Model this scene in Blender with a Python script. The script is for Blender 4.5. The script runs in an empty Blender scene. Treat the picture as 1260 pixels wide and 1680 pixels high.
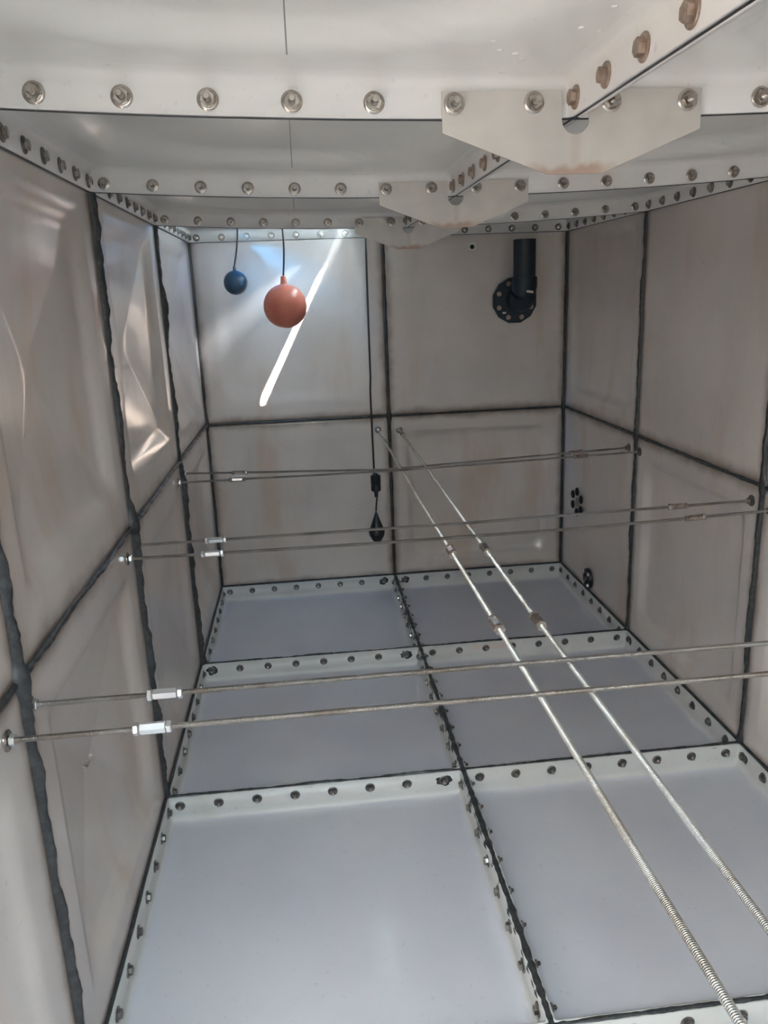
import bpy, bmesh, math, random
from mathutils import Vector, Matrix, noise
random.seed(7)
sc = bpy.context.scene
COL = sc.collection
PI = math.pi

# ------------------------------------------------------------------ camera
def cam_basis(a, b, c):
    ca, sa, cb, sb, cc, s_ = math.cos(a), math.sin(a), math.cos(b), math.sin(b), math.cos(c), math.sin(c)
    f = Vector((sa*cb, ca*cb, sb)); r = Vector((ca, -sa, 0)); u = r.cross(f)
    return cc*r + s_*u, -s_*r + cc*u, f
R_, U_, F_ = cam_basis(0.0980639413, -0.266877985, -0.0384174715)
cam = bpy.data.objects.new('camera', bpy.data.cameras.new('camera')); COL.objects.link(cam)
m = Matrix.Identity(4)
for i in range(3):
    m[i][0], m[i][1], m[i][2] = R_[i], U_[i], -F_[i]
m[0][3], m[1][3], m[2][3] = -0.457994289, -4.35706821, 1.63459363
cam.matrix_world = m
cam.data.sensor_fit = 'VERTICAL'; cam.data.sensor_height = 24
cam.data.lens = 24*1300.42598/1680
cam.data.shift_x = -5.535/1680; cam.data.shift_y = 1.086/1680
cam.data.clip_start = 0.02
sc.camera = cam

# ------------------------------------------------------------------ light
SUN = Vector((-.55, .90, -1.0))
world = bpy.data.worlds.new('sky'); sc.world = world; world.use_nodes = True
bg = world.node_tree.nodes['Background']
bg.inputs[0].default_value = (.68, .88, 1.0, 1); bg.inputs[1].default_value = 14.5
sl = bpy.data.lights.new('sun', 'SUN'); sl.energy = 30; sl.angle = math.radians(.55); sl.color = (1, .93, .86)
so = bpy.data.objects.new('sun', sl); COL.objects.link(so)
so.rotation_euler = SUN.to_track_quat('-Z', 'Y').to_euler(); so.location = (3, -6, 6)
sc.view_settings.view_transform = 'Standard'; sc.view_settings.look = 'None'
sc.view_settings.gamma = 1; sc.view_settings.use_curve_mapping = False
sc.view_settings.exposure = 1.86
sc.cycles.max_bounces = 16; sc.cycles.diffuse_bounces = 12; sc.cycles.glossy_bounces = 6
sc.cycles.caustics_reflective = True
sc.cycles.sample_clamp_indirect = 6
# portals: sky seen through the openings of the tank roof
def portal(loc, sx, sy):
    l = bpy.data.lights.new('sky_portal', 'AREA'); l.shape = 'RECTANGLE'; l.size = sx; l.size_y = sy
    l.cycles.is_portal = True
    o = bpy.data.objects.new('sky_portal', l); COL.objects.link(o); o.location = loc
# added area lamps standing in for daylight through gaps round the far manhole lid
def gap_lamp(loc, aim, sx, sy, power, spread, col):
    l = bpy.data.lights.new('added_gap_lamp', 'AREA'); l.shape = 'RECTANGLE'; l.size = sx; l.size_y = sy
    l.energy = power; l.spread = math.radians(spread); l.color = col
    o = bpy.data.objects.new('added_gap_lamp', l); COL.objects.link(o); o.location = loc
    o.rotation_euler = (Vector(aim)-Vector(loc)).to_track_quat('-Z', 'Y').to_euler()
gap_lamp((-.215, -.055, 1.985), (-.70, -.015, 1.60), .03, .015, .055, 14, (.80, .90, 1))
gap_lamp((-.215, -.075, 1.985), (-.80, -.01, 1.20), .04, .02, .030, 24, (.90, .95, 1))
gap_lamp((-.76, -.055, 1.990), (-.50, -.01, 1.80), .05, .02, .08, 34, (.06, .45, 1))
gap_lamp((-.70, -.13, 1.990), (-.62, -.02, 1.50), .10, .02, .055, 60, (.16, .52, 1))
HX0, HX1, HY0, HY1 = -.88, -.18, -4.96, -4.35      # open manhole over the camera
portal(((HX0+HX1)/2, (HY0+HY1)/2, 2.03), HX1-HX0, HY1-HY0)

# ------------------------------------------------------------------ dimensions
ZF, ZT, ZM, ZR = -.03, .060, .9935, 1.9335          # floor, floor rim top, mid seam, roof rim bottom
DEPTH = 5
def sag(x, y): return -.035*(1-min(1, abs(x))**2)*min(1.0, max(0.0, -y))

# ------------------------------------------------------------------ materials
def mat(name):
    m_ = bpy.data.materials.new(name); m_.use_nodes = True
    nt = m_.node_tree; return m_, nt, nt.nodes['Principled BSDF']
def N(nt, t, **kw):
    n = nt.nodes.new(t)
    for k, v in kw.items(): setattr(n, k, v)
    return n
def mixc(nt, fac, a, b, mode='MIX'):
    n = N(nt, 'ShaderNodeMix', data_type='RGBA', blend_type=mode)
    if isinstance(fac, (int, float)): n.inputs[0].default_value = fac
    else: nt.links.new(fac, n.inputs[0])
    for i, v in ((6, a), (7, b)):
        if isinstance(v, tuple): n.inputs[i].default_value = (*v, 1)
        else: nt.links.new(v, n.inputs[i])
    return n.outputs[2]
def nz(nt, vec, scale, detail=3, rough=.55):
    n = N(nt, 'ShaderNodeTexNoise'); n.inputs['Scale'].default_value = scale
    n.inputs['Detail'].default_value = detail; n.inputs['Roughness'].default_value = rough
    nt.links.new(vec, n.inputs['Vector']); return n.outputs[0]
def ramp(nt, v, a, b, c0=0., c1=1.):
    n = N(nt, 'ShaderNodeMapRange'); n.clamp = True; n.interpolation_type = 'SMOOTHSTEP'
    for i, q in enumerate((a, b, c0, c1)): n.inputs[i+1].default_value = q
    nt.links.new(v, n.inputs[0]); return n.outputs[0]
def math_(nt, op, a, b=None):
    n = N(nt, 'ShaderNodeMath', operation=op)
    for i, v in enumerate((a, b)):
        if v is None: continue
        if isinstance(v, (int, float)): n.inputs[i].default_value = v
        else: nt.links.new(v, n.inputs[i])
    return n.outputs[0]
def geo(nt, scale=(1, 1, 1)):
    g = N(nt, 'ShaderNodeNewGeometry'); mp = N(nt, 'ShaderNodeMapping'); mp.inputs['Scale'].default_value = scale
    nt.links.new(g.outputs['Position'], mp.inputs[0]); return mp.outputs[0]
def bump(nt, b, h, s, d=.002):
    n = N(nt, 'ShaderNodeBump'); n.inputs['Strength'].default_value = s; n.inputs['Distance'].default_value = d
    nt.links.new(h, n.inputs['Height']); nt.links.new(n.outputs[0], b.inputs['Normal'])

def grp(name, c1, c2, stain, rough, edge=0., crack=False, stainamt=.6, coat=0.0, specks=.22):
    m_, nt, b = mat(name)
    g = geo(nt)
    col = mixc(nt, ramp(nt, nz(nt, g, 2.2, 4), .35, .7), c1, c2)
    streak = nz(nt, geo(nt, (3, 3, .8)), 1.3, 4)
    col = mixc(nt, math_(nt, 'MULTIPLY', ramp(nt, streak, .50, .72), stainamt), col, stain)
    if edge > 0:
        uv = N(nt, 'ShaderNodeUVMap'); s = N(nt, 'ShaderNodeSeparateXYZ'); nt.links.new(uv.outputs[0], s.inputs[0])
        du = math_(nt, 'SUBTRACT', .5, math_(nt, 'ABSOLUTE', math_(nt, 'SUBTRACT', s.outputs[0], .5)))
        dv = math_(nt, 'SUBTRACT', .5, math_(nt, 'ABSOLUTE', math_(nt, 'SUBTRACT', s.outputs[1], .5)))
        d = math_(nt, 'MINIMUM', du, dv)
        d = math_(nt, 'ADD', d, math_(nt, 'MULTIPLY', math_(nt, 'SUBTRACT', nz(nt, g, 9, 4), .5), .05))
        e = math_(nt, 'MULTIPLY', ramp(nt, d, .055, .0), edge)
        col = mixc(nt, e, col, (.17, .115, .08))
    fine = nz(nt, g, 60, 3)
    col = mixc(nt, math_(nt, 'MULTIPLY', ramp(nt, fine, .62, .8), specks), col, (.12, .11, .10))
    sv = N(nt, 'ShaderNodeTexNoise'); sv.inputs['Scale'].default_value = 1; sv.inputs['Detail'].default_value = 2
    nt.links.new(geo(nt, (3, 3, 60)), sv.inputs['Vector'])
    if crack:
        s = N(nt, 'ShaderNodeSeparateXYZ'); nt.links.new(g, s.inputs[0])
        fx = math_(nt, 'LESS_THAN', math_(nt, 'ABSOLUTE', math_(nt, 'SUBTRACT', math_(nt, 'ABSOLUTE', s.outputs[0]), .452)), .0011)
        fy = math_(nt, 'FRACT', math_(nt, 'MULTIPLY', s.outputs[1], -1))
        fy = math_(nt, 'MULTIPLY', math_(nt, 'GREATER_THAN', fy, .10), math_(nt, 'LESS_THAN', fy, .42))
        col = mixc(nt, math_(nt, 'MULTIPLY', math_(nt, 'MULTIPLY', fx, fy), .75), col, (.06, .055, .05))
    nt.links.new(col, b.inputs['Base Color'])
    b.inputs['Roughness'].default_value = rough
    b.inputs['Coat Weight'].default_value = coat; b.inputs['Coat Roughness'].default_value = .13
    return m_
M = {}
M['wall'] = grp('fibreglass_wall', (.585, .525, .485), (.50, .45, .415), (.46, .33, .235), .32, stainamt=.6, edge=.85, coat=.55)
M['floor'] = grp('fibreglass_floor', (.52, .515, .54), (.475, .465, .50), (.52, .50, .515), .42, coat=.2, stainamt=.4)
M['roof'] = grp('fibreglass_roof', (.74, .73, .695), (.70, .69, .66), (.68, .65, .60), .30, crack=True, coat=.3, stainamt=.3, specks=.05)
M['rim'] = grp('fibreglass_rim', (.74, .72, .69), (.69, .67, .65), (.62, .57, .51), .38, stainamt=.4)

M['floor_rim'] = grp('floor_rim_fibreglass', (.55, .535, .51), (.50, .49, .47), (.44, .41, .37), .40, stainamt=.5)
def simple(name, c, rough=.5, metal=0., noise_amt=0., c2=None, sc_=40):
    m_, nt, b = mat(name)
    b.inputs['Metallic'].default_value = metal; b.inputs['Roughness'].default_value = rough
    if c2:
        col = mixc(nt, ramp(nt, nz(nt, geo(nt), sc_, 4), .4, .68), c, c2)
        nt.links.new(col, b.inputs['Base Color'])
    else: b.inputs['Base Color'].default_value = (*c, 1)
    return m_
M['seal'] = simple('black_sealant', (.020, .021, .022), .42, c2=(.045, .045, .045), sc_=60)
M['steel'] = simple('stainless_steel', (.50, .46, .42), .24, 1.0, c2=(.36, .31, .27), sc_=50)
M['wornsteel'] = simple('worn_coupling_steel', (.46, .41, .37), .30, .95, c2=(.34, .26, .21), sc_=60)
M['brightsteel'] = simple('zinc_nut', (.80, .80, .80), .26, .9)
M['rusty'] = simple('rust_tinted_steel', (.42, .33, .27), .40, .75, c2=(.30, .21, .16), sc_=90)
M['darksteel'] = simple('dull_bolt_steel', (.22, .20, .19), .38, .8, c2=(.12, .11, .10), sc_=60)
M['hole'] = simple('dark_bore', (.01, .01, .01), .8)
M['orange'] = simple('orange_float_plastic', (.60, .19, .13), .36, c2=(.54, .16, .11), sc_=12)
M['blue'] = simple('blue_float_plastic', (.010, .052, .115), .38)
M['cable'] = simple('black_cable_rubber', (.012, .012, .014), .45)
M['pipe'] = simple('dark_blue_pipe_plastic', (.010, .022, .034), .5, c2=(.012, .016, .022), sc_=6)
M['white'] = simple('white_plastic', (.62, .60, .57), .5)
M['label'] = simple('pale_label', (.55, .43, .38), .6, c2=(.65, .6, .55), sc_=250)
M['lid'] = simple('hatch_lid_fibreglass', (.5, .5, .48), .5)

def rod_mat(name, pitch, c, rough, d=.0012):
    m_, nt, b = mat(name)
    b.inputs['Metallic'].default_value = .9; b.inputs['Roughness'].default_value = rough
    tc = N(nt, 'ShaderNodeTexCoord'); w = N(nt, 'ShaderNodeTexWave'); w.wave_type = 'BANDS'; w.bands_direction = 'Z'
    w.inputs['Scale'].default_value = 2*PI/(20*pitch)
    nt.links.new(tc.outputs['Object'], w.inputs['Vector'])
    bump(nt, b, w.outputs['Fac'], 1.0, d)
    col = mixc(nt, ramp(nt, nz(nt, geo(nt), 9, 4), .38, .66), c, (c[0]*.72, c[1]*.66, c[2]*.60))
    nt.links.new(col, b.inputs['Base Color']); return m_
M['thread'] = rod_mat('threaded_rod_steel', .0017, (.50, .475, .45), .30)
M['longthread'] = rod_mat('bright_threaded_rod_steel', .0030, (.70, .68, .65), .26, .0024)
def plate_mat():
    m_, nt, b = mat('stainless_plate')
    tc = N(nt, 'ShaderNodeTexCoord'); s = N(nt, 'ShaderNodeSeparateXYZ'); nt.links.new(tc.outputs['Object'], s.inputs[0])
    g = tc.outputs['Object']
    base = mixc(nt, ramp(nt, nz(nt, g, 7, 3), .35, .7), (.62, .58, .53), (.52, .49, .46))
    # rust that has run down below the slot and along the bottom edge
    low = ramp(nt, math_(nt, 'ADD', s.outputs[2], math_(nt, 'MULTIPLY', math_(nt, 'SUBTRACT', nz(nt, g, 18, 3), .5), .04)), -.104, -.120)
    near = ramp(nt, math_(nt, 'ABSOLUTE', math_(nt, 'ADD', s.outputs[0], .006)), .10, .03)
    run = math_(nt, 'MULTIPLY', ramp(nt, math_(nt, 'ABSOLUTE', s.outputs[0]), .013, .002), .16)
    run = math_(nt, 'MULTIPLY', run, ramp(nt, s.outputs[2], -.045, -.06))
    low2 = math_(nt, 'MULTIPLY', low, near)
    f = math_(nt, 'MAXIMUM', math_(nt, 'MULTIPLY', low2, .6), run)
    base = mixc(nt, f, base, (.30, .13, .06))
    nt.links.new(base, b.inputs['Base Color'])
    b.inputs['Metallic'].default_value = .25; b.inputs['Roughness'].default_value = .42
    return m_
M['plate'] = plate_mat()
def trans_mat():
    m_ = bpy.data.materials.new('blue_translucent_sheet'); m_.use_nodes = True; nt = m_.node_tree
    b = nt.nodes['Principled BSDF']; out = nt.nodes['Material Output']
    t = N(nt, 'ShaderNodeBsdfTranslucent'); t.inputs[0].default_value = (.025, .20, .38, 1)
    nt.links.new(t.outputs[0], out.inputs[0]); nt.nodes.remove(b); return m_
M['bluesheet'] = trans_mat()

# ------------------------------------------------------------------ helpers
def tag(o, label=None, cat=None, group=None, kind=None):
    if label: o['label'] = label
    if cat: o['category'] = cat
    if group: o['group'] = group
    if kind: o['kind'] = kind
    return o
def empty(name, loc=(0, 0, 0)):
    o = bpy.data.objects.new(name, None); COL.objects.link(o); o.location = loc; o.empty_display_size = .05; return o
def link(name, me, parent=None, mw=None):
    o = bpy.data.objects.new(name, me); COL.objects.link(o)
    if parent is not None:
        o.parent = parent
        o.matrix_parent_inverse = Matrix.Identity(4)
        if mw is not None:
            o.matrix_basis = parent.matrix_world_calc.inverted() @ mw if hasattr(parent, 'matrix_world_calc') else wm(parent).inverted() @ mw
        else: o.matrix_basis = wm(parent).inverted()
    elif mw is not None: o.matrix_basis = mw
    return o
def wm(o):
    mm = o.matrix_basis.copy(); p = o.parent
    while p is not None: mm = p.matrix_basis @ mm; p = p.parent
    return mm
def finish(bm, name, mats, smooth=True, angle=35):
    me = bpy.data.meshes.new(name)
    bmesh.ops.recalc_face_normals(bm, faces=bm.faces)
    bm.to_mesh(me); bm.free()
    for q in (mats if isinstance(mats, (list, tuple)) else [mats]):
        if q: me.materials.append(q)
    if smooth:
        me.polygons.foreach_set('use_smooth', [True]*len(me.polygons))
        me.set_sharp_from_angle(angle=math.radians(angle))
    return me
def cyl(bm, r0, r1, z0, z1, n=24, mi=0, cap=True, M4=None):
    a = [bm.verts.new((r0*math.cos(2*PI*i/n), r0*math.sin(2*PI*i/n), z0)) for i in range(n)]
    b = [bm.verts.new((r1*math.cos(2*PI*i/n), r1*math.sin(2*PI*i/n), z1)) for i in range(n)]
    fs = [bm.faces.new((a[i], a[(i+1) % n], b[(i+1) % n], b[i])) for i in range(n)]
    if cap: fs += [bm.faces.new(a[::-1]), bm.faces.new(b)]
    for f in fs: f.material_index = mi
    if M4 is not None: bmesh.ops.transform(bm, matrix=M4, verts=a+b)
    return a+b
def lathe(bm, prof, n=32, mi=0, M4=None):
    rings = []; vs = []
    for r, z in prof:
        if r < 1e-6: v = [bm.verts.new((0, 0, z))]
        else: v = [bm.verts.new((r*math.cos(2*PI*i/n), r*math.sin(2*PI*i/n), z)) for i in range(n)]
        rings.append(v); vs += v
    for a, b in zip(rings, rings[1:]):
        for i in range(n):
            j = (i+1) % n
            if len(a) == 1 and len(b) == 1: continue
            if len(a) == 1: f = bm.faces.new((a[0], b[j], b[i]))
            elif len(b) == 1: f = bm.faces.new((a[i], a[j], b[0]))
            else: f = bm.faces.new((a[i], a[j], b[j], b[i]))
            f.material_index = mi
    if M4 is not None: bmesh.ops.transform(bm, matrix=M4, verts=vs)
    return vs
def box(bm, lo, hi, mi=0):
    v = [bm.verts.new((x, y, z)) for x in (lo[0], hi[0]) for y in (lo[1], hi[1]) for z in (lo[2], hi[2])]
    for q in ((0, 1, 3, 2), (4, 6, 7, 5), (0, 4, 5, 1), (2, 3, 7, 6), (0, 2, 6, 4), (1, 5, 7, 3)):
        bm.faces.new([v[i] for i in q]).material_index = mi
    return v
def tube(bm, pts, r, n=10, mi=0):
    pts = [Vector(p) for p in pts]; rings = []
    up = Vector((0, 0, 1))
    for i, p in enumerate(pts):
        d = (pts[min(i+1, len(pts)-1)]-pts[max(i-1, 0)]).normalized()
        a = d.cross(up if abs(d.z) < .9 else Vector((1, 0, 0))).normalized(); b = d.cross(a)
        rr = r[i] if isinstance(r, list) else r
        rings.append([bm.verts.new(p+rr*(math.cos(2*PI*k/n)*a+math.sin(2*PI*k/n)*b)) for k in range(n)])
    for a, b in zip(rings, rings[1:]):
        for i in range(n): bm.faces.new((a[i], a[(i+1) % n], b[(i+1) % n], b[i])).material_index = mi
    bm.faces.new(rings[0][::-1]).material_index = mi; bm.faces.new(rings[-1]).material_index = mi
def rrect(w, h, r, nc=4, ns=10):
    """closed loop of points of a rounded rectangle, half sizes w,h; fixed count"""
    r = min(r, w, h); pts = []
    cs = [(w-r, h-r, 0), (-(w-r), h-r, PI/2), (-(w-r), -(h-r), PI), (w-r, -(h-r), 3*PI/2)]
    for k in range(4):
        cx, cy, a0 = cs[k]
        for i in range(nc+1):
            a = a0+PI/2*i/nc; pts.append((cx+r*math.cos(a), cy+r*math.sin(a)))
        nx, ny, na = cs[(k+1) % 4]
        p0 = pts[-1]; p1 = (nx+r*math.cos(na), ny+r*math.sin(na))
        for i in range(1, ns):
            t = i/ns; pts.append((p0[0]+(p1[0]-p0[0])*t, p0[1]+(p1[1]-p0[1])*t))
    return pts
def tray(name, O, U, V, W, hw, hh, prof, mats, disp=None, thick=.008, rimrows=0, mat_rim=1, ns=14):
    """moulded panel: concentric rounded-rectangle loops. prof: (inset, height, corner radius)"""
    bm = bmesh.new(); uvl = bm.loops.layers.uv.new('UVMap'); loops = []; co = {}
    for ins, h, r in prof:
        L = []
        for (a, b) in rrect(hw-ins, hh-ins, r, 4, ns):
            P = O+U*a+V*b+W*h
            if disp: P = P+disp(P, a, b, ins)
            v = bm.verts.new(P); co[v] = (.5+a/(2*hw), .5+b/(2*hh)); L.append(v)
        loops.append(L)
    n = len(loops[0])
    for k, (A, B) in enumerate(zip(loops, loops[1:])):
        for i in range(n):
            f = bm.faces.new((A[i], A[(i+1) % n], B[(i+1) % n], B[i]))
            f.material_index = mat_rim if k < rimrows else 0
    P = O+W*prof[-1][1]
    if disp: P = P+disp(P, 0, 0, min(hw, hh))
    c = bm.verts.new(P); co[c] = (.5, .5)
    L = loops[-1]
    for i in range(n): bm.faces.new((L[i], L[(i+1) % n], c))
    for f in bm.faces:
        for l in f.loops: l[uvl].uv = co[l.vert]
    bm.normal_update()
    # orient towards +W inside
    me = bpy.data.meshes.new(name)
    nrm = sum((f.normal*f.calc_area() for f in bm.faces), Vector())
    if nrm.dot(W) < 0: bmesh.ops.reverse_faces(bm, faces=bm.faces)
    bm.to_mesh(me); bm.free()
    for q in mats: me.materials.append(q)
    me.polygons.foreach_set('use_smooth', [True]*len(me.polygons))
    me.set_sharp_from_angle(angle=math.radians(50))
    return me
def solidify(o, t):
    s = o.modifiers.new('thickness', 'SOLIDIFY'); s.thickness = t; s.offset = -1
    return o
X, Y, Z = Vector((1, 0, 0)), Vector((0, 1, 0)), Vector((0, 0, 1))

# sealant squeezed out of a joint: a ragged fin along a line
def seal(parent, A, B, out, hw=.008, pr=(.010, .024), seed=0, jag=1.0, step=.012, blobs=()):
    A, B = Vector(A), Vector(B); d = (B-A); Lg = d.length; d.normalize(); side = d.cross(out).normalized()
    n = max(4, int(Lg/step)); bm = bmesh.new(); rings = []
    for i in range(n+1):
        t = Lg*i/n
        n1 = noise.noise(Vector((t*5.5, seed*7.3, 0))); n2 = noise.noise(Vector((t*22, seed*3.1, 5)))
        n3 = noise.noise(Vector((t*60, seed*1.7, 9))); n4 = noise.noise(Vector((t*14, seed*2.9, 2)))
        q = min(1, max(0, .5+.75*n1+.35*n2*jag+.18*n3*jag))
        h = pr[0]+(pr[1]-pr[0])*q
        w = hw*(1+.35*n4+.25*n3*jag)
        for bt, bs in blobs:
            e = math.exp(-((t-bt)/.025)**2); w += bs*e; h += bs*.4*e
        s = side*(hw*.35*n2*jag); P = A+d*t
        rings.append([bm.verts.new(P+s*.3+side*w*a+out*(h*b)) for a, b in ((-1.15, -.15), (-1, .25), (-.62, .8), (0, 1), (.62, .8), (1, .25), (1.15, -.15))])
    for a, b in zip(rings, rings[1:]):
        for i in range(6): bm.faces.new((a[i], a[i+1], b[i+1], b[i]))
        bm.faces.new((a[6], a[0], b[0], b[6]))
    bm.faces.new(rings[0]); bm.faces.new(rings[-1][::-1])
    return link('sealant_bead', finish(bm, 'sealant_bead', M['seal'], angle=60), parent)

# ------------------------------------------------------------------ setting: floor, roof, walls
floor = tag(empty('floor'), 'grey fibreglass tank floor of moulded panels with bolted upstand ribs', kind='structure')
ceiling = tag(empty('ceiling'), 'pale fibreglass tank roof of moulded panels with bolted downstand ribs', kind='structure')
wall_left = tag(empty('wall_left'), 'left tank wall of dished fibreglass panels', kind='structure')
wall_right = tag(empty('wall_right'), 'right tank wall of stained fibreglass panels', kind='structure')
wall_back = tag(empty('wall_back'), 'far end tank wall with streak of sunlight', kind='structure')
wall_front = tag(empty('wall_front'), 'near end tank wall behind the viewer', kind='structure')

RIM = .011
cells = [(c, k) for k in range(DEPTH) for c in (0, 1)]
floor_panels, roof_panels = {}, {}
for c, k in cells:
    cx, cy = -.5+c, -k-.5
    prof = [(RIM, ZT-ZF, .006), (RIM, .03, .006), (RIM+.003, .014, .009), (RIM+.009, .006, .014), (RIM+.022, .001, .02), (RIM+.05, 0, .03), (.25, 0, .05), (.4, 0, .04)]
    me = tray('floor_panel', Vector((cx, cy, ZF)), X, Y, Z, .5, .5, prof, [M['floor'], M['floor_rim']], rimrows=3)
    floor_panels[c, k] = solidify(link('floor_panel', me, floor), .007)

def roof_disp(P, a, b, ins):
    dz = sag(P.x, P.y)
    s = (abs(a/.40)**2.6+abs(b/.40)**2.6)**(1/2.6)
    if s < 1:
        e = min(1, (1-s)/.13); dz += .030*(e*e*(3-2*e))+.022*(1-s*s)
    return Vector((0, 0, dz))
for c, k in cells:
    cx, cy = -.5+c, -k-.5
    if (c, k) in ((0, 0), (0, DEPTH-1)): continue       # these two carry manholes
    ins = [(RIM, 0, .006), (RIM, -.040, .006), (RIM+.003, -.052, .012), (RIM+.010, -.058, .02), (RIM+.024, -.061, .03), (.06, -.062, .05)]
    ins += [(.08+.022*i, -.062, .08) for i in range(19)]
    me = tray('roof_panel', Vector((cx, cy, ZR)), X, Y, -Z, .5, .5, ins, [M['roof'], M['rim']], roof_disp, rimrows=4, ns=22)
    roof_panels[c, k] = solidify(link('roof_panel', me, ceiling), .008)

# roof panels with a rectangular manhole
def hatch_panel(c, k, x0, x1, y0, y1):
    cx, cy = -.5+c, -k-.5; bm = bmesh.new(); zt = ZR+.062
    ins = [(RIM, 0, .006), (RIM, -.040, .006), (RIM+.003, -.052, .012), (RIM+.010, -.058, .02), (RIM+.024, -.061, .03)]
    loops = []
    for i_, h, r in ins:
        L = []
        for a, b in rrect(.5-i_, .5-i_, r, 4, 14):
            p = Vector((cx+a, cy+b, ZR-h)); p.z += sag(p.x, p.y); L.append(bm.verts.new(p))
        loops.append(L)
    hx, hy = (x0+x1)/2, (y0+y1)/2
    for dz in (0, .05):
        L = []
        for a, b in rrect((x1-x0)/2, (y1-y0)/2, .004, 4, 14):
            p = Vector((hx+a, hy+b, zt+dz)); p.z += sag(p.x, p.y); L.append(bm.verts.new(p))
        loops.append(L)
    n = len(loops[0])
    for q, (A, B) in enumerate(zip(loops, loops[1:])):
        for i in range(n):
            f = bm.faces.new((A[i], A[(i+1) % n], B[(i+1) % n], B[i])); f.material_index = 1 if q < 4 else 0
    bm.normal_update()
    nrm = sum((f.normal*f.calc_area() for f in bm.faces if f.material_index == 0 and abs(f.normal.z) > .5), Vector())
    if nrm.z > 0: bmesh.ops.reverse_faces(bm, faces=bm.faces)
    me = bpy.data.meshes.new('roof_panel'); bm.to_mesh(me); bm.free()
    me.materials.append(M['roof']); me.materials.append(M['rim'])
    me.polygons.foreach_set('use_smooth', [True]*len(me.polygons)); me.set_sharp_from_angle(angle=math.radians(40))
    o = solidify(link('roof_panel', me, ceiling), .008); roof_panels[c, k] = o
SX1, SY0, SY1 = -.166, -.872, -.207
hatch_panel(0, 0, -.86, SX1, SY0, -.085)
hatch_panel(0, DEPTH-1, HX0, HX1, HY0, HY1)

# wall panels
def wall_panel(parent, O, U, V, W, hw, hh, kind):
    if kind == 'pyramid':
        prof = [(0, 0, .002), (.02, 0, .006), (.10, 0, .03), (.125, -.003, .04), (.15, -.020, .045), (.165, -.028, .05), (.185, -.032, .04), (.21, -.035, .02)]
        prof += [(.21+.27*i/6, -.035-.034*i/6, .012) for i in range(1, 7)]
    elif kind == 'shallow_pyramid':
        prof = [(0, 0, .002), (.02, 0, .006), (.10, 0, .03), (.125, -.002, .04), (.15, -.010, .045), (.17, -.014, .05), (.19, -.016, .04)]
        prof += [(.19+.27*i/6, -.016-.014*i/6, .012) for i in range(1, 7)]
    elif kind == 'dish':
        prof = [(0, 0, .002), (.02, 0, .006), (.085, 0, .04), (.095, -.003, .06), (.108, -.014, .07), (.122, -.025, .08), (.135, -.028, .085), (.20, -.030, .08), (.3, -.033, .08), (.4, -.035, .05)]
    else:
        prof = [(0, 0, .002), (.02, 0, .006), (.09, 0, .04), (.12, -.001, .06), (.15, -.004, .07), (.18, -.005, .08), (.3, -.005, .08), (.4, -.005, .05)]
    me = tray('wall_panel', O, U, V, W, hw, hh, prof, [M['wall']], thick=.008)
    return solidify(link('wall_panel', me, parent), .010)
rows = [(ZF, ZM), (ZM, 2.02)]
for k in range(DEPTH):
    for r, (z0, z1) in enumerate(rows):
        zc, hh = (z0+z1)/2, (z1-z0)/2
        if r == 0: zc, hh = (ZT-.01+z1)/2, (z1-ZT+.01)/2
        else: zc, hh = (z0+ZR+.07)/2, (ZR+.07-z0)/2
        wall_panel(wall_left, Vector((-1, -k-.5, zc)), Y, Z, X, .5, hh, 'pyramid' if r == 1 else ('pyramid' if k in (0, 2) else 'shallow_pyramid'))
        wall_panel(wall_right, Vector((1, -k-.5, zc)), -Y, Z, -X, .5, hh, 'flat' if (r == 1 and k == 1) or (r == 0 and k == 0) else 'dish')
for c in (0, 1):
    for r, (z0, z1) in enumerate(rows):
        zc, hh = ((ZT-.01+z1)/2, (z1-ZT+.01)/2) if r == 0 else ((z0+ZR+.07)/2, (ZR+.07-z0)/2)
        wall_panel(wall_back, Vector((-.5+c, 0, zc)), X, Z, -Y, .5, hh, 'flat' if r or c == 0 else 'dish')
        wall_panel(wall_front, Vector((-.5+c, -DEPTH, zc)), -X, Z, Y, .5, hh, 'flat')
# plinth strips closing the wall below the floor rim
def strip(parent, lo, hi):
    bm = bmesh.new(); box(bm, lo, hi); link('wall_sill', finish(bm, 'wall_sill', M['wall'], smooth=False), parent)
strip(wall_left, (-1.02, -DEPTH, -.06), (-1.0, 0, .052)); strip(wall_right, (1.0, -DEPTH, -.06), (1.02, 0, .052))
strip(wall_back, (-1, 0, -.06), (1, .02, .052)); strip(wall_front, (-1, -DEPTH-.02, -.06), (1, -DEPTH, .052))

# sealant on walls
sd = 0
for sx, par in ((-1, wall_left), (1, wall_right)):
    o = Vector((-sx, 0, 0))
    for k in range(1, DEPTH):
        sd += 1
        seal(par, (sx, -k, ZT), (sx, -k, ZR+.004), o, .009, (.006, .024) if sx < 0 else (.004, .018), sd, blobs=[(ZM-ZT, .012), (.01, .01)])
    sd += 1; seal(par, (sx, 0, ZM), (sx, -DEPTH, ZM), o, .0065, (.003, .014) if sx < 0 else (.002, .009), sd, 1.3)
    sd += 1; seal(par, (sx, 0, ZT+.002), (sx, -DEPTH, ZT+.002), (Vector((-sx, 0, .7))).normalized(), .006, (.008, .013), sd, .5)
for x, hw, p in ((-.998, .009, (.006, .014)), (0, .0075, (.005, .014)), (.998, .009, (.006, .014))):
    sd += 1; seal(wall_back, (x, 0, ZT), (x, 0, ZR+.004), -Y, hw, p, sd, blobs=[(ZM-ZT, .008)])
sd += 1; seal(wall_back, (-1, 0, ZM), (1, 0, ZM), -Y, .0055, (.003, .010), sd)
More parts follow.
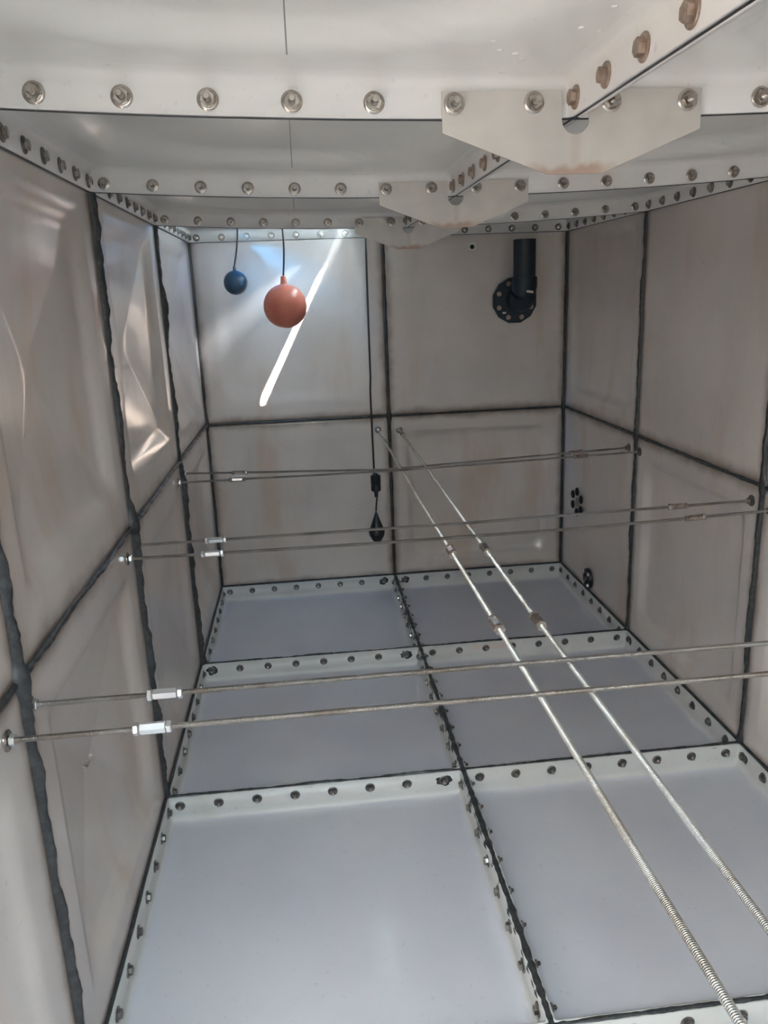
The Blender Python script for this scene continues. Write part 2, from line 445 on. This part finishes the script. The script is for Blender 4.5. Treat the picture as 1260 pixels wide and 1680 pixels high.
sd += 1; seal(wall_back, (-1, 0, ZT+.002), (1, 0, ZT+.002), Vector((0, -1, .7)).normalized(), .006, (.008, .013), sd, .5)
# floor joints: sealant along the rib tops
for k in range(1, DEPTH):
    sd += 1; seal(floor, (-1, -k, ZT-.006), (1, -k, ZT-.006), Z, .0075, (.007, .014), sd, 1.4)
sd += 1; seal(floor, (0, 0, ZT-.006), (0, -DEPTH, ZT-.006), Z, .010, (.008, .018), sd, 1.8)
# thin dark joint lines along the roof rib bottoms and wall heads
def joint(parent, pts, w, mat_, name='joint_line'):
    bm = bmesh.new(); tube(bm, pts, w, 6); link(name, finish(bm, name, mat_), parent)
def sagline(k): return [(x/20, -k, ZR+.0015+sag(x/20, -k)) for x in range(-20, 21)]
for k in range(1, DEPTH): joint(ceiling, sagline(k), .0036, M['seal'], 'sealant_bead')
joint(ceiling, [(0, -y/20, ZR+.0025+sag(0, -y/20)) for y in range(0, 20*DEPTH+1)], .0036, M['seal'], 'sealant_bead')
for sx in (-1, 1): joint(ceiling, [(sx*.997, 0, ZR), (sx*.997, -DEPTH, ZR)], .0036, M['seal'], 'sealant_bead')
joint(ceiling, [(-1, -.004, ZR), (1, -.004, ZR)], .0036, M['seal'], 'sealant_bead')

# ------------------------------------------------------------------ bolts
def nut_bolt(mats, r=.0112, stub=.016, nut=.009, wash=.0165):
    bm = bmesh.new()
    lathe(bm, [(0, 0), (wash, 0), (wash, .0014), (wash-.0015, .0026), (wash-.004, .0030), (wash-.005, .0022), (.006, .0022)], 24, 0)
    a = cyl(bm, r, r, .0024, .0024+nut, 6, 0)
    prof = [(.0058, .002+nut)]; z = .002+nut; e = 0
    while z < .002+nut+stub-.002:
        z += .001; e += 1; prof.append((.0058 if e % 2 else .0050, z))
    prof += [(.0042, z+.0015), (0, z+.0015)]
    lathe(bm, prof, 14, 1)
    return finish(bm, 'bolt', mats, angle=30)
def head_bolt(mats, r=.0115, h=.0085, wash=.0175):
    bm = bmesh.new()
    lathe(bm, [(0, 0), (wash, 0), (wash, .002), (wash-.001, .003), (.008, .003)], 24, 1)
    cyl(bm, r, r, .003, .003+h, 6, 0); cyl(bm, r*.86, r*.7, .003+h, .004+h, 16, 0)
    return finish(bm, 'bolt', mats, angle=30)
B_nut = nut_bolt([M['steel'], M['steel']])
B_dark = nut_bolt([M['darksteel'], M['steel']], stub=.010)
B_rust = head_bolt([M['rusty'], M['rusty']])
B_head = head_bolt([M['steel'], M['darksteel']])
B_dhead = head_bolt([M['darksteel'], M['darksteel']])
def place(me, parent, loc, axis, name='bolt', spin=None):
    q = axis.to_track_quat('Z', 'Y').to_matrix().to_4x4()
    s = random.uniform(0, PI) if spin is None else spin
    return link(name, me, parent, Matrix.Translation(loc) @ q @ Matrix.Rotation(s, 4, 'Z'))
def bx(c, i): return (-.9545+.1265*i) if c == 0 else (.0565+.1265*i)
PLATE_X = (-.197, -.0695, .0565, .183)
for c, k in cells:
    if k > 3: continue
    for i in range(8):
        x = bx(c, i); yy = -k-.0455-.1265*i; E = .0005
        # roof: far rim faces the viewer, side rims
        skip = k > 0 and any(abs(x-p) < .02 for p in PLATE_X)
        if not skip:
            place(B_nut if k else B_head, roof_panels[c, k], Vector((x, -k-RIM-E, ZR+.0215+sag(x, -k))), -Y)
        if c == 0:
            place(B_head, roof_panels[c, k], Vector((-1+RIM+E, yy, ZR+.0215)), X)
            if not (k and i == 0): place(B_rust if k > 1 else B_head, roof_panels[c, k], Vector((-RIM-E, yy, ZR+.0215+sag(0, yy))), -X)
            elif k: place(B_rust, roof_panels[c, k], Vector((-RIM-E, yy, ZR+.0215+sag(0, yy))), -X)
        else:
            place(B_head, roof_panels[c, k], Vector((1-RIM-E, yy, ZR+.0215)), -X)
            place(B_nut, roof_panels[c, k], Vector((RIM+E, yy, ZR+.0215+sag(0, yy))), X)
        # floor
        fz = ZT-.030
        place(B_dark, floor_panels[c, k], Vector((x, -k-RIM-E, fz)), -Y)
        if c == 0:
            place(B_dhead, floor_panels[c, k], Vector((-1+RIM+E, yy, fz)), X)
            place(B_head, floor_panels[c, k], Vector((-RIM-E, yy, fz)), -X)
        else:
            place(B_dhead, floor_panels[c, k], Vector((1-RIM-E, yy, fz)), -X)
            place(B_dark, floor_panels[c, k], Vector((RIM+E, yy, fz)), X)

# ------------------------------------------------------------------ gusset plates under the roof ribs
def gusset(y, label):
    zt = 1.9375; t = .004
    root = tag(empty('gusset_plate', (0, y-RIM-.0012, zt)), label, 'bracket', 'slotted gusset plates on the roof ribs')
    out = [(-.215, 0), (-.215, -.060), (-.045, -.1235), (.045, -.1235), (.208, -.060), (.208, 0), (.0225, 0)]
    arc = [(.0225*math.cos(a), -.043-.0225*math.sin(a)) for a in [PI*i/12 for i in range(13)]]
    pts = out + arc + [(-.0225, 0)]
    bm = bmesh.new(); y0 = 0; 
    fr = [bm.verts.new((x-.001, -t, z)) for x, z in pts]; bk = [bm.verts.new((x-.001, 0, z)) for x, z in pts]
    f1 = bm.faces.new(fr); f2 = bm.faces.new(bk[::-1])
    for i in range(len(pts)): bm.faces.new((fr[i], bk[i], bk[(i+1) % len(pts)], fr[(i+1) % len(pts)]))
    bm.normal_update(); bmesh.ops.triangulate(bm, faces=[f1, f2])
    me = finish(bm, 'plate', M['plate'], smooth=False)
    link('plate', me, root, wm(root))
    for x in PLATE_X: place(B_nut, root, Vector((x, y-RIM-.0012-t-.0003, 1.9195)), -Y)
    return root
gusset(-3, 'largest nearest steel gusset plate with rust stained bottom edge on nearest roof rib')
gusset(-2, 'middle one of three pale steel gusset plates, on the second roof rib')
gusset(-1, 'smallest, farthest pale steel gusset plate on the roof rib above the hanging black cable')

# ------------------------------------------------------------------ tie rods
def hexbar(L, r=.0105, mt='brightsteel'):
    """coupling nut along Z centred on the origin"""
    bm = bmesh.new(); h = L/2
    cyl(bm, r*.9, r, -h, -h+.002, 6); cyl(bm, r, r, -h+.002, h-.002, 6); cyl(bm, r, r*.9, h-.002, h, 6)
    return finish(bm, 'coupling_nut', M[mt], angle=25)
def hexnut(h=.009, r=.0115, mat_=None):
    bm = bmesh.new()
    cyl(bm, r*.88, r, -h/2, -h/2+.0015, 6); cyl(bm, r, r, -h/2+.0015, h/2-.0015, 6); cyl(bm, r, r*.88, h/2-.0015, h/2, 6)
    return finish(bm, 'lock_nut', mat_ or M['brightsteel'], angle=25)
C_long, C_nut = hexbar(.044), hexnut()
C_long_w, C_nut_w = hexbar(.044, .0105, 'wornsteel'), hexnut(mat_=M['wornsteel'])
C_nut_s = hexnut(mat_=M['steel'])
bm = bmesh.new(); lathe(bm, [(.006, 0), (.019, 0), (.019, .002), (.0175, .003), (.006, .003)], 28); C_wash = finish(bm, 'washer', M['steel'])
bm = bmesh.new(); lathe(bm, [(.006, 0), (.019, 0), (.019, .003), (.0175, .004), (.006, .004)], 28); C_rub = finish(bm, 'washer', M['darksteel'])
def bar_mesh(L, r, mt):
    bm = bmesh.new(); n = max(2, int(L/.02)); 
    rings = [[bm.verts.new((r*math.cos(2*PI*k/12), r*math.sin(2*PI*k/12), L*i/n)) for k in range(12)] for i in range(n+1)]
    for a, b in zip(rings, rings[1:]):
        for i in range(12): bm.faces.new((a[i], a[(i+1) % 12], b[(i+1) % 12], b[i]))
    bm.faces.new(rings[0][::-1]); bm.faces.new(rings[-1])
    return finish(bm, 'threaded_bar', mt)
def rod(pts, r, label, group, couplings, cl=.044, washers=(C_wash, C_rub)):
    """pts: polyline of nodes; couplings: list of distance along the rod (m)"""
    pts = [Vector(p) for p in pts]
    root = tag(empty('tie_rod', pts[0]), label, 'rod', group)
    total = sum((b-a).length for a, b in zip(pts, pts[1:]))
    def at(s):
        for a, b in zip(pts, pts[1:]):
            L = (b-a).length
            if s <= L+1e-9: return a+(b-a)*(s/L), (b-a).normalized()
            s -= L
        return pts[-1], (pts[-1]-pts[-2]).normalized()
    for a, b in zip(pts, pts[1:]):
        d = (b-a)
        q = d.to_track_quat('Z', 'Y').to_matrix().to_4x4()
        link('threaded_bar', bar_mesh(d.length+.001, r, M['longthread'] if r > .006 else M['thread']), root, Matrix.Translation(a) @ q)
    def put(name, me, s, sp=0, off=0, scale=1):
        P, d = at(s); q = d.to_track_quat('Z', 'Y').to_matrix().to_4x4()
        return link(name, me, root, Matrix.Translation(P) @ q @ Matrix.Rotation(sp, 4, 'Z') @ Matrix.Diagonal((scale, scale, 1, 1)))
    for s in couplings:
        sp = random.uniform(0, PI/3); k = r/.005
        worn = s > 1 or r > .006 or pts[0].y > -1.5
        cl_, cn_ = (C_long_w, C_nut_w) if worn else (C_long, C_nut)
        put('coupling_nut', cl_, s, sp, scale=k)
        put('lock_nut', cn_, s-cl/2-.006, sp+.3, scale=k); put('lock_nut', cn_, s+cl/2+.006, sp+.7, scale=k)
    put('washer', washers[0], .0005, scale=1); put('end_nut', C_nut if washers[0] is C_wash else C_nut_s, .010, .2)
    P, d = at(total)
    q = (-d).to_track_quat('Z', 'Y').to_matrix().to_4x4()
    link('washer', washers[1], root, Matrix.Translation(P-d*.0005) @ q); put('end_nut', C_nut_s, total-.011, .5)
    return root
G = 'steel tie rods spanning the tank from wall to wall'
zr = .929; e = .001
rod([(-1+e, -3.093, zr), (-.6, -3.092, zr), (0, -3.09, zr-.002), (1-e, -3.09, zr)], .0050,
    'nearest of the six cross tie rods, with bright coupling nut over the left floor edge', G, [.243, 1.72])
rod([(-1+e, -2.973, zr+.002), (0, -2.97, zr+.001), (1-e, -2.97, zr)], .0050,
    'second nearest cross tie rod, running just behind the nearest one', G, [.245, 1.70])
rod([(-1+e, -2.105, zr-.002), (-.25, -2.08, zr-.013), (.36, -2.07, zr-.013), (1-e, -2.06, zr)], .0046,
    'third cross tie rod from the viewer, crossing just under the black hanging cone', G, [.242, 1.742])
rod([(-1+e, -1.975, zr-.001), (0, -1.965, zr-.003), (1-e, -1.945, zr+.004)], .0046,
    'fourth cross tie rod from the viewer, passing in front of the black hanging cone', G, [.240, 1.738])
rod([(-1+e, -1.11, zr-.002), (-.1, -1.08, zr-.012), (1-e, -1.045, zr)], .0044,
    'lower one of the two farthest cross tie rods, ending just beyond the right wall joint', G, [.242, 1.725])
rod([(-1+e, -.942, zr), (-.13, -.93, zr-.037), (1-e, -.925, zr-.003)], .0044,
    'farthest cross tie rod, crossing the nearly touching rod in front of it', G, [.240, 1.748])
G2 = 'long steel tie rods running the length of the tank'
rod([(-.064, -e, .919), (-.060, -1.5, .902), (-.058, -2.6, .9055), (-.058, -4.99, .908)], .0062,
    'left one of the two long tie rods running from the far wall towards the viewer', G2, [2.17, 2.72], washers=(C_rub, C_wash))
rod([(.055, -e, .912), (.055, -1.5, .893), (.055, -2.6, .882), (.055, -4.99, .888)], .0062,
    'right one of the two long tie rods running from the far wall towards the viewer', G2, [.16, 2.12, 2.665], washers=(C_rub, C_wash))

# ------------------------------------------------------------------ float switches
def float_switch(c, r, top, matn, label):
    c = Vector(c); root = tag(empty('float_switch', c), label, 'float')
    bm = bmesh.new(); bmesh.ops.create_uvsphere(bm, u_segments=40, v_segments=24, radius=r)
    for v in bm.verts:
        if abs(v.co.z) < r*.06: pass
    link('float_ball', finish(bm, 'float_ball', matn), root, Matrix.Translation(c))
    bm = bmesh.new(); lathe(bm, [(r*.22, r*.94), (r*.15, r*1.03), (r*.13, r*1.25), (r*.11, r*1.33), (r*.05, r*1.36), (0, r*1.36)], 20)
    link('neck', finish(bm, 'neck', matn), root, Matrix.Translation(c))
    bm = bmesh.new(); T = Vector(top); S = c+Vector((0, 0, r*1.3)); pts = []
    for i in range(17):
        t = i/16; p = S.lerp(T, t); p.x += .006*math.sin(t*PI*1.3); pts.append(p)
    tube(bm, pts, .0042, 10); link('cable', finish(bm, 'cable', M['cable']), root)
float_switch((-.519, -.6, 1.606), .098, (-.506, -.6, 2.046), M['orange'], 'larger orange ball float hanging on a dark cable before the sunlit streak')
float_switch((-.752, -.34, 1.722), .0565, (-.712, -.34, 2.046), M['blue'], 'smaller dark blue ball float hanging in bluish light near the left corner')

# level sensor: cable, cylinder weight, cone
root = tag(empty('level_probe', (-.10, -.13, .62)), 'black cone shaped probe and cylinder hanging on a long black cable beside the centre seam', 'sensor')
P0 = Vector((-.105, -.13, 0))
bm = bmesh.new(); pts = [(-.096+.0*i, -.13, 1.99-.064*i) for i in range(20)]
pts = [(-.0985-.006*math.sin(i/20*2.5)-(.004 if i > 12 else 0), -.13, 2.0-(2.0-.70)*i/20) for i in range(21)]
tube(bm, pts, .0052, 10); link('cable', finish(bm, 'cable', M['cable']), root)
bm = bmesh.new(); lathe(bm, [(0, .712), (.012, .712), (.016, .706), (.0275, .70), (.0275, .655), (.0255, .652), (.0255, .648), (.027, .645), (.027, .618), (.020, .612), (.010, .606), (.010, .58), (0, .58)], 24)
link('weight', finish(bm, 'weight', M['cable']), root, Matrix.Translation((-.100, -.13, -.012)))
bm = bmesh.new(); tube(bm, [(-.100, -.13, .575), (-.097, -.13, .56), (-.102, -.13, .52), (-.105, -.13, .485)], .0045, 10)
link('short_cable', finish(bm, 'short_cable', M['cable']), root)
bm = bmesh.new(); lathe(bm, [(0, .50), (.005, .50), (.010, .485), (.022, .45), (.040, .402), (.044, .392), (.044, .382), (.040, .380), (.042, .376), (.040, .366), (.026, .34), (.022, .335), (0, .335)], 28)
link('cone', finish(bm, 'cone', M['cable']), root, Matrix.Translation((-.105, -.13, -.02)))

# ------------------------------------------------------------------ overflow pipe on the back wall
root = tag(empty('overflow_pipe', (.705, -.006, 1.585)), 'dark upright plastic pipe with elbow on a bolted round flange, upper right of far wall', 'pipe')
FC = Vector((.705, -.005, 1.585)); PY = Matrix.Translation(FC) @ Matrix.Rotation(PI/2, 4, 'X')
bm = bmesh.new(); n = 12; R0 = .122
cyl(bm, R0, R0, 0, .018, n); cyl(bm, R0*.96, R0*.92, .018, .021, n)
link('flange', finish(bm, 'flange', M['pipe'], angle=20), root, PY @ Matrix.Rotation(.26, 4, 'Z'))
for i in range(8):
    a = PI/8+i*PI/4
    place(head_bolt([M['rusty'], M['darksteel']], .009, .004, .014) if i == 0 else bolt_pf, root, FC+Vector((.095*math.cos(a), -.0215, .095*math.sin(a))), -Y) if i else None
    if i == 0:
        bolt_pf = head_bolt([M['rusty'], M['rusty']], .010, .003, .013)
        place(bolt_pf, root, FC+Vector((.095*math.cos(a), -.0215, .095*math.sin(a))), -Y)
# elbow: from wall outwards then up
ex, r_p = .726, .058
bm = bmesh.new(); pts = [Vector((ex-.012, -.02, 1.585)), Vector((ex-.006, -.045, 1.585))]
cen = Vector((ex, -.06, 1.655)); 
for i in range(9):
    a = PI/2*i/8; pts.append(Vector((ex, -.06-.07*math.sin(a), 1.655-.07*math.cos(a))))
pts += [Vector((ex, -.13, 1.69))]
def tube_r(bm, pts, r, n=28):
    tube(bm, pts, r, n)
tube_r(bm, pts, .064); link('elbow', finish(bm, 'elbow', M['pipe'], angle=60), root)
bm = bmesh.new(); lathe(bm, [(r_p-.006, .23), (r_p, .23), (r_p, .0), (r_p-.006, .0), (r_p-.006, .23)], 32)
link('upright_pipe', finish(bm, 'upright_pipe', M['pipe']), root, Matrix.Translation((ex, -.13, 1.66)))
bm = bmesh.new(); lathe(bm, [(r_p-.002, .002), (.0655, 0), (.0665, -.004), (.0665, -.05), (.064, -.06)], 32)
link('socket_rim', finish(bm, 'socket_rim', M['pipe']), root, Matrix.Translation((ex, -.13, 1.703)))
bm = bmesh.new(); box(bm, (-.018, -.0012, -.006), (.018, 0, .006)); 
link('label_tag', finish(bm, 'label_tag', M['label'], smooth=False), root, Matrix.Translation((ex+.012, -.1955, 1.628)) @ Matrix.Rotation(.15, 4, 'Y'))
bm = bmesh.new(); box(bm, (-.010, -.0012, -.005), (.010, 0, .005))
link('label_tag', finish(bm, 'label_tag', M['white'], smooth=False), root, Matrix.Translation((.645, -.0265, 1.522)))

# small cable gland
root = tag(empty('cable_gland', (.474, -.001, 1.868)), 'small pale round fitting with dark bore, left of the dark upright pipe', 'fitting')
bm = bmesh.new(); lathe(bm, [(.010, 0), (.025, 0), (.025, .008), (.022, .012), (.013, .013), (.011, .004)], 28)
Mg = Matrix.Translation((.474, -.006, 1.868)) @ Matrix.Rotation(PI/2, 4, 'X')
link('collar', finish(bm, 'collar', M['white']), root, Mg)
bm = bmesh.new(); lathe(bm, [(0, .005), (.0115, .005), (.0115, .001), (0, .001)], 20); link('bore', finish(bm, 'bore', M['hole']), root, Mg)

# ring of bolts on the right wall and drain fitting
root = tag(empty('outlet_bolts', (1, -.28, .505)), 'ring of six dark bolt heads on the right wall by the far corner', 'fitting')
bm = bmesh.new(); lathe(bm, [(0, 0), (.023, 0), (.023, .004), (.018, .008), (.010, .010), (0, .010)], 20, 0); rb = finish(bm, 'bolt', M['hole'])
for i in range(6):
    a = PI/6+i*PI/3; place(rb, root, Vector((1-.0055, -.27+.075*math.cos(a), .503+.058*math.sin(a))), -X)
bm = bmesh.new(); lathe(bm, [(0, 0), (.026, 0), (.026, .002), (.02, .003), (0, .003)], 20); place(finish(bm, 'blank_disc', M['wall']), root, Vector((1-.0055, -.27, .503)), -X, 'blank_disc')
root = tag(empty('drain_fitting', (1, -.487, .135)), 'black round drain fitting low on the right wall above the floor rim', 'fitting')
bm = bmesh.new(); lathe(bm, [(.0, .002), (.030, .002), (.034, .018), (.050, .018), (.054, .012), (.054, 0), (0, 0)], 28)
place(finish(bm, 'collar', M['cable']), root, Vector((1-.005, -.487, .137)), -X, 'collar')
for i in range(4):
    a = PI/4+i*PI/2; place(C_nut, root, Vector((1-.024, -.487+.043*math.cos(a), .137+.043*math.sin(a))), -X, 'nut')

# sticker remnant on the second floor rib
bm = bmesh.new(); box(bm, (0, -.0006, 0), (.17, 0, .022)); o = link('sticker', finish(bm, 'sticker', M['label'], smooth=False), None, Matrix.Translation((.245, -1-RIM-.0006, .026)))
tag(o, 'worn pale sticker remnant on the floor rib to the right of the centre seam', 'sticker')

# ------------------------------------------------------------------ far manhole lid, plus added blue sheet and sun-blocking lid
def lid(name, label, pts2, z, th, loc=(0, 0, 0)):
    bm = bmesh.new(); a = [bm.verts.new((x, y, z)) for x, y in pts2]; b = [bm.verts.new((x, y, z+th)) for x, y in pts2]
    n = len(pts2); bm.faces.new(a[::-1]); bm.faces.new(b)
    for i in range(n): bm.faces.new((a[i], a[(i+1) % n], b[(i+1) % n], b[i]))
    return tag(link(name, finish(bm, name, M['lid'], smooth=False), None), label, 'lid')
zl = ZR+.062+.052
edge = []
for i in range(21):
    t = i/20; y = SY0+(SY1-SY0)*t; w = .021*min(1, (1-abs(2*t-1))*6)**.7
    edge.append((SX1-w if w > 0 else SX1, y))
lid('manhole_lid', 'closed manhole lid over the far left roof panel, light leaking at its edge',
    [(-.90, SY0-.04), (SX1+.03, SY0-.04), (SX1+.03, SY0-.001)] + edge + [(SX1+.03, SY1+.001), (SX1+.03, -.07), (-.42, -.07), (-.42, -.155), (-.82, -.155), (-.82, -.07), (-.90, -.07)], zl, .012)
bm = bmesh.new(); box(bm, (-.86, -.165, zl+.013), (-.38, -.06, zl+.0155))  # sheet added over the lid notch to turn the light on the far wall blue
tag(link('added_blue_sheet', finish(bm, 'added_blue_sheet', M['bluesheet'], smooth=False)), 'blue translucent sheet added over the notch in the far manhole lid to tint the light', 'sheet')

bm = bmesh.new(); box(bm, (-.02, HY0-.02, ZR+.06+.05), (.0, HY1+.02, ZR+.06+.235)); box(bm, (-.035, HY0-.02, ZR+.11), (-.02, HY0, ZR+.28)); box(bm, (-.035, HY1, ZR+.11), (-.02, HY1+.02, ZR+.28))  # upright lid added out of view to block sun through the near opening
tag(link('manhole_lid', finish(bm, 'manhole_lid', M['lid'], smooth=False), None, Matrix.Translation((HX1+.03, 0, 0))), 'unseen upright lid added beside the opening above the viewer to block direct sun', 'lid')

# haze volume added under the far manhole so its light beams show
bm = bmesh.new(); box(bm, (-.975, -.96, 1.0), (-.02, -.03, ZR+.05))
hz = link('haze', finish(bm, 'haze', None, smooth=False)); tag(hz, 'thin haze volume added to show the light beam under the far manhole', 'haze', kind='stuff')
hm = bpy.data.materials.new('haze'); hm.use_nodes = True; nt = hm.node_tree; nt.nodes.remove(nt.nodes['Principled BSDF'])
vs = N(nt, 'ShaderNodeVolumeScatter'); vs.inputs['Anisotropy'].default_value = .2; vs.inputs['Color'].default_value = (.9, .95, 1, 1)
g = geo(nt); sp = N(nt, 'ShaderNodeSeparateXYZ'); nt.links.new(g, sp.inputs[0])
d = math_(nt, 'MULTIPLY', ramp(nt, sp.outputs[2], 1.05, 1.75), math_(nt, 'MULTIPLY', ramp(nt, sp.outputs[1], -.95, -.75), ramp(nt, sp.outputs[0], -.03, -.15)))
d = math_(nt, 'MULTIPLY', d, ramp(nt, nz(nt, g, 4, 2), .3, .7, .6, 1.3))
nt.links.new(math_(nt, 'MULTIPLY', d, .12), vs.inputs['Density']); nt.links.new(vs.outputs[0], nt.nodes['Material Output'].inputs['Volume'])
hz.data.materials.clear(); hz.data.materials.append(hm)

# blobs of sealant smeared behind a few floor bolts
def smear(parent, P, nrm, up, w, h, seed, m_='seal', name='sealant_smear', t=.0022):
    P = Vector(P); bm = bmesh.new(); side = up.cross(nrm); n = 26; a = []; b = []
    for i in range(n):
        an = 2*PI*i/n; q = 1+.45*noise.noise(Vector((math.cos(an)*1.8, math.sin(an)*1.8, seed*3.3)))
        p = P+side*(w*q*math.cos(an))+up*(h*q*math.sin(an))
        a.append(bm.verts.new(p)); b.append(bm.verts.new(P+(p-P)*.85+nrm*t))
    c = bm.verts.new(P+nrm*t*1.2)
    for i in range(n):
        j = (i+1) % n; bm.faces.new((a[i], a[j], b[j], b[i])); bm.faces.new((b[i], b[j], c))
    return link(name, finish(bm, name, M[m_]), parent)
for c, k, i in ((0, 1, 0), (0, 1, 7), (0, 2, 7), (1, 0, 0), (0, 0, 7)):
    smear(floor_panels[c, k], (bx(c, i)+.002, -k-RIM-.0006, ZT-.031), -Y, Z, .026, .020, i+k*3+c, t=.0014)
for k in (1, 2, 3): smear(floor_panels[1, k], (1-RIM-.0006, -k-.052, ZT-.031), -X, Z, .024, .021, k+20, t=.0014)
# flaked resin in the corner above the nearest gusset plate
smear(roof_panels[0, 3], (-.034, -3-RIM-.004, ZR+.034), Vector((0, -1, -.4)).normalized(), Z, .020, .012, 31, 'rim', 'resin_flake')
smear(roof_panels[0, 3], (-.055, -3-RIM-.010, ZR+.040), Vector((0, -1, -.9)).normalized(), Z, .016, .006, 32, 'rim', 'resin_flake')
# blisters / droplets under the roof panels
DR = [(-.195, -3.287), (-.187, -3.306), (-.155, -3.139), (-.128, -3.122), (-.112, -3.095), (-.173, -3.178), (-.127, -3.034), (-.297, -3.107), (-.072, -3.236), (-.034, -3.232), (-.041, -3.223), (-.044, -3.149), (-.036, -3.114), (-.057, -3.313), (-.035, -3.132), (-.583, -2.569), (-.579, -2.552), (-.545, -2.592), (-.54, -2.569), (-.533, -2.552), (-.524, -2.583), (-.512, -2.522), (-.505, -2.536), (-.422, -2.531), (.701, -2.155), (.704, -2.172), (.68, -2.224), (.677, -2.208), (.838, -2.051), (.72, -2.243)]
bm = bmesh.new()
for i, (x, y) in enumerate(DR):
    cx = -.5 if x < 0 else .5; cy = -math.floor(-y)-.5
    P = Vector((x, y, ZR+.062)); P += roof_disp(P, x-cx, y-cy, 0); rr = random.uniform(.003, .0062)*(1 if y < -3 else .8)
    if max(abs(x-cx), abs(y-cy)) > .475: P.z -= .004
    bmesh.ops.create_uvsphere(bm, u_segments=12, v_segments=8, radius=1, matrix=Matrix.Translation(P) @ Matrix.Diagonal((rr*1.2, rr, rr*.5, 1)))
tag(link('water_droplets', finish(bm, 'water_droplets', M['roof'])), 'small pale droplets hanging under the roof panels', 'droplets', kind='stuff')
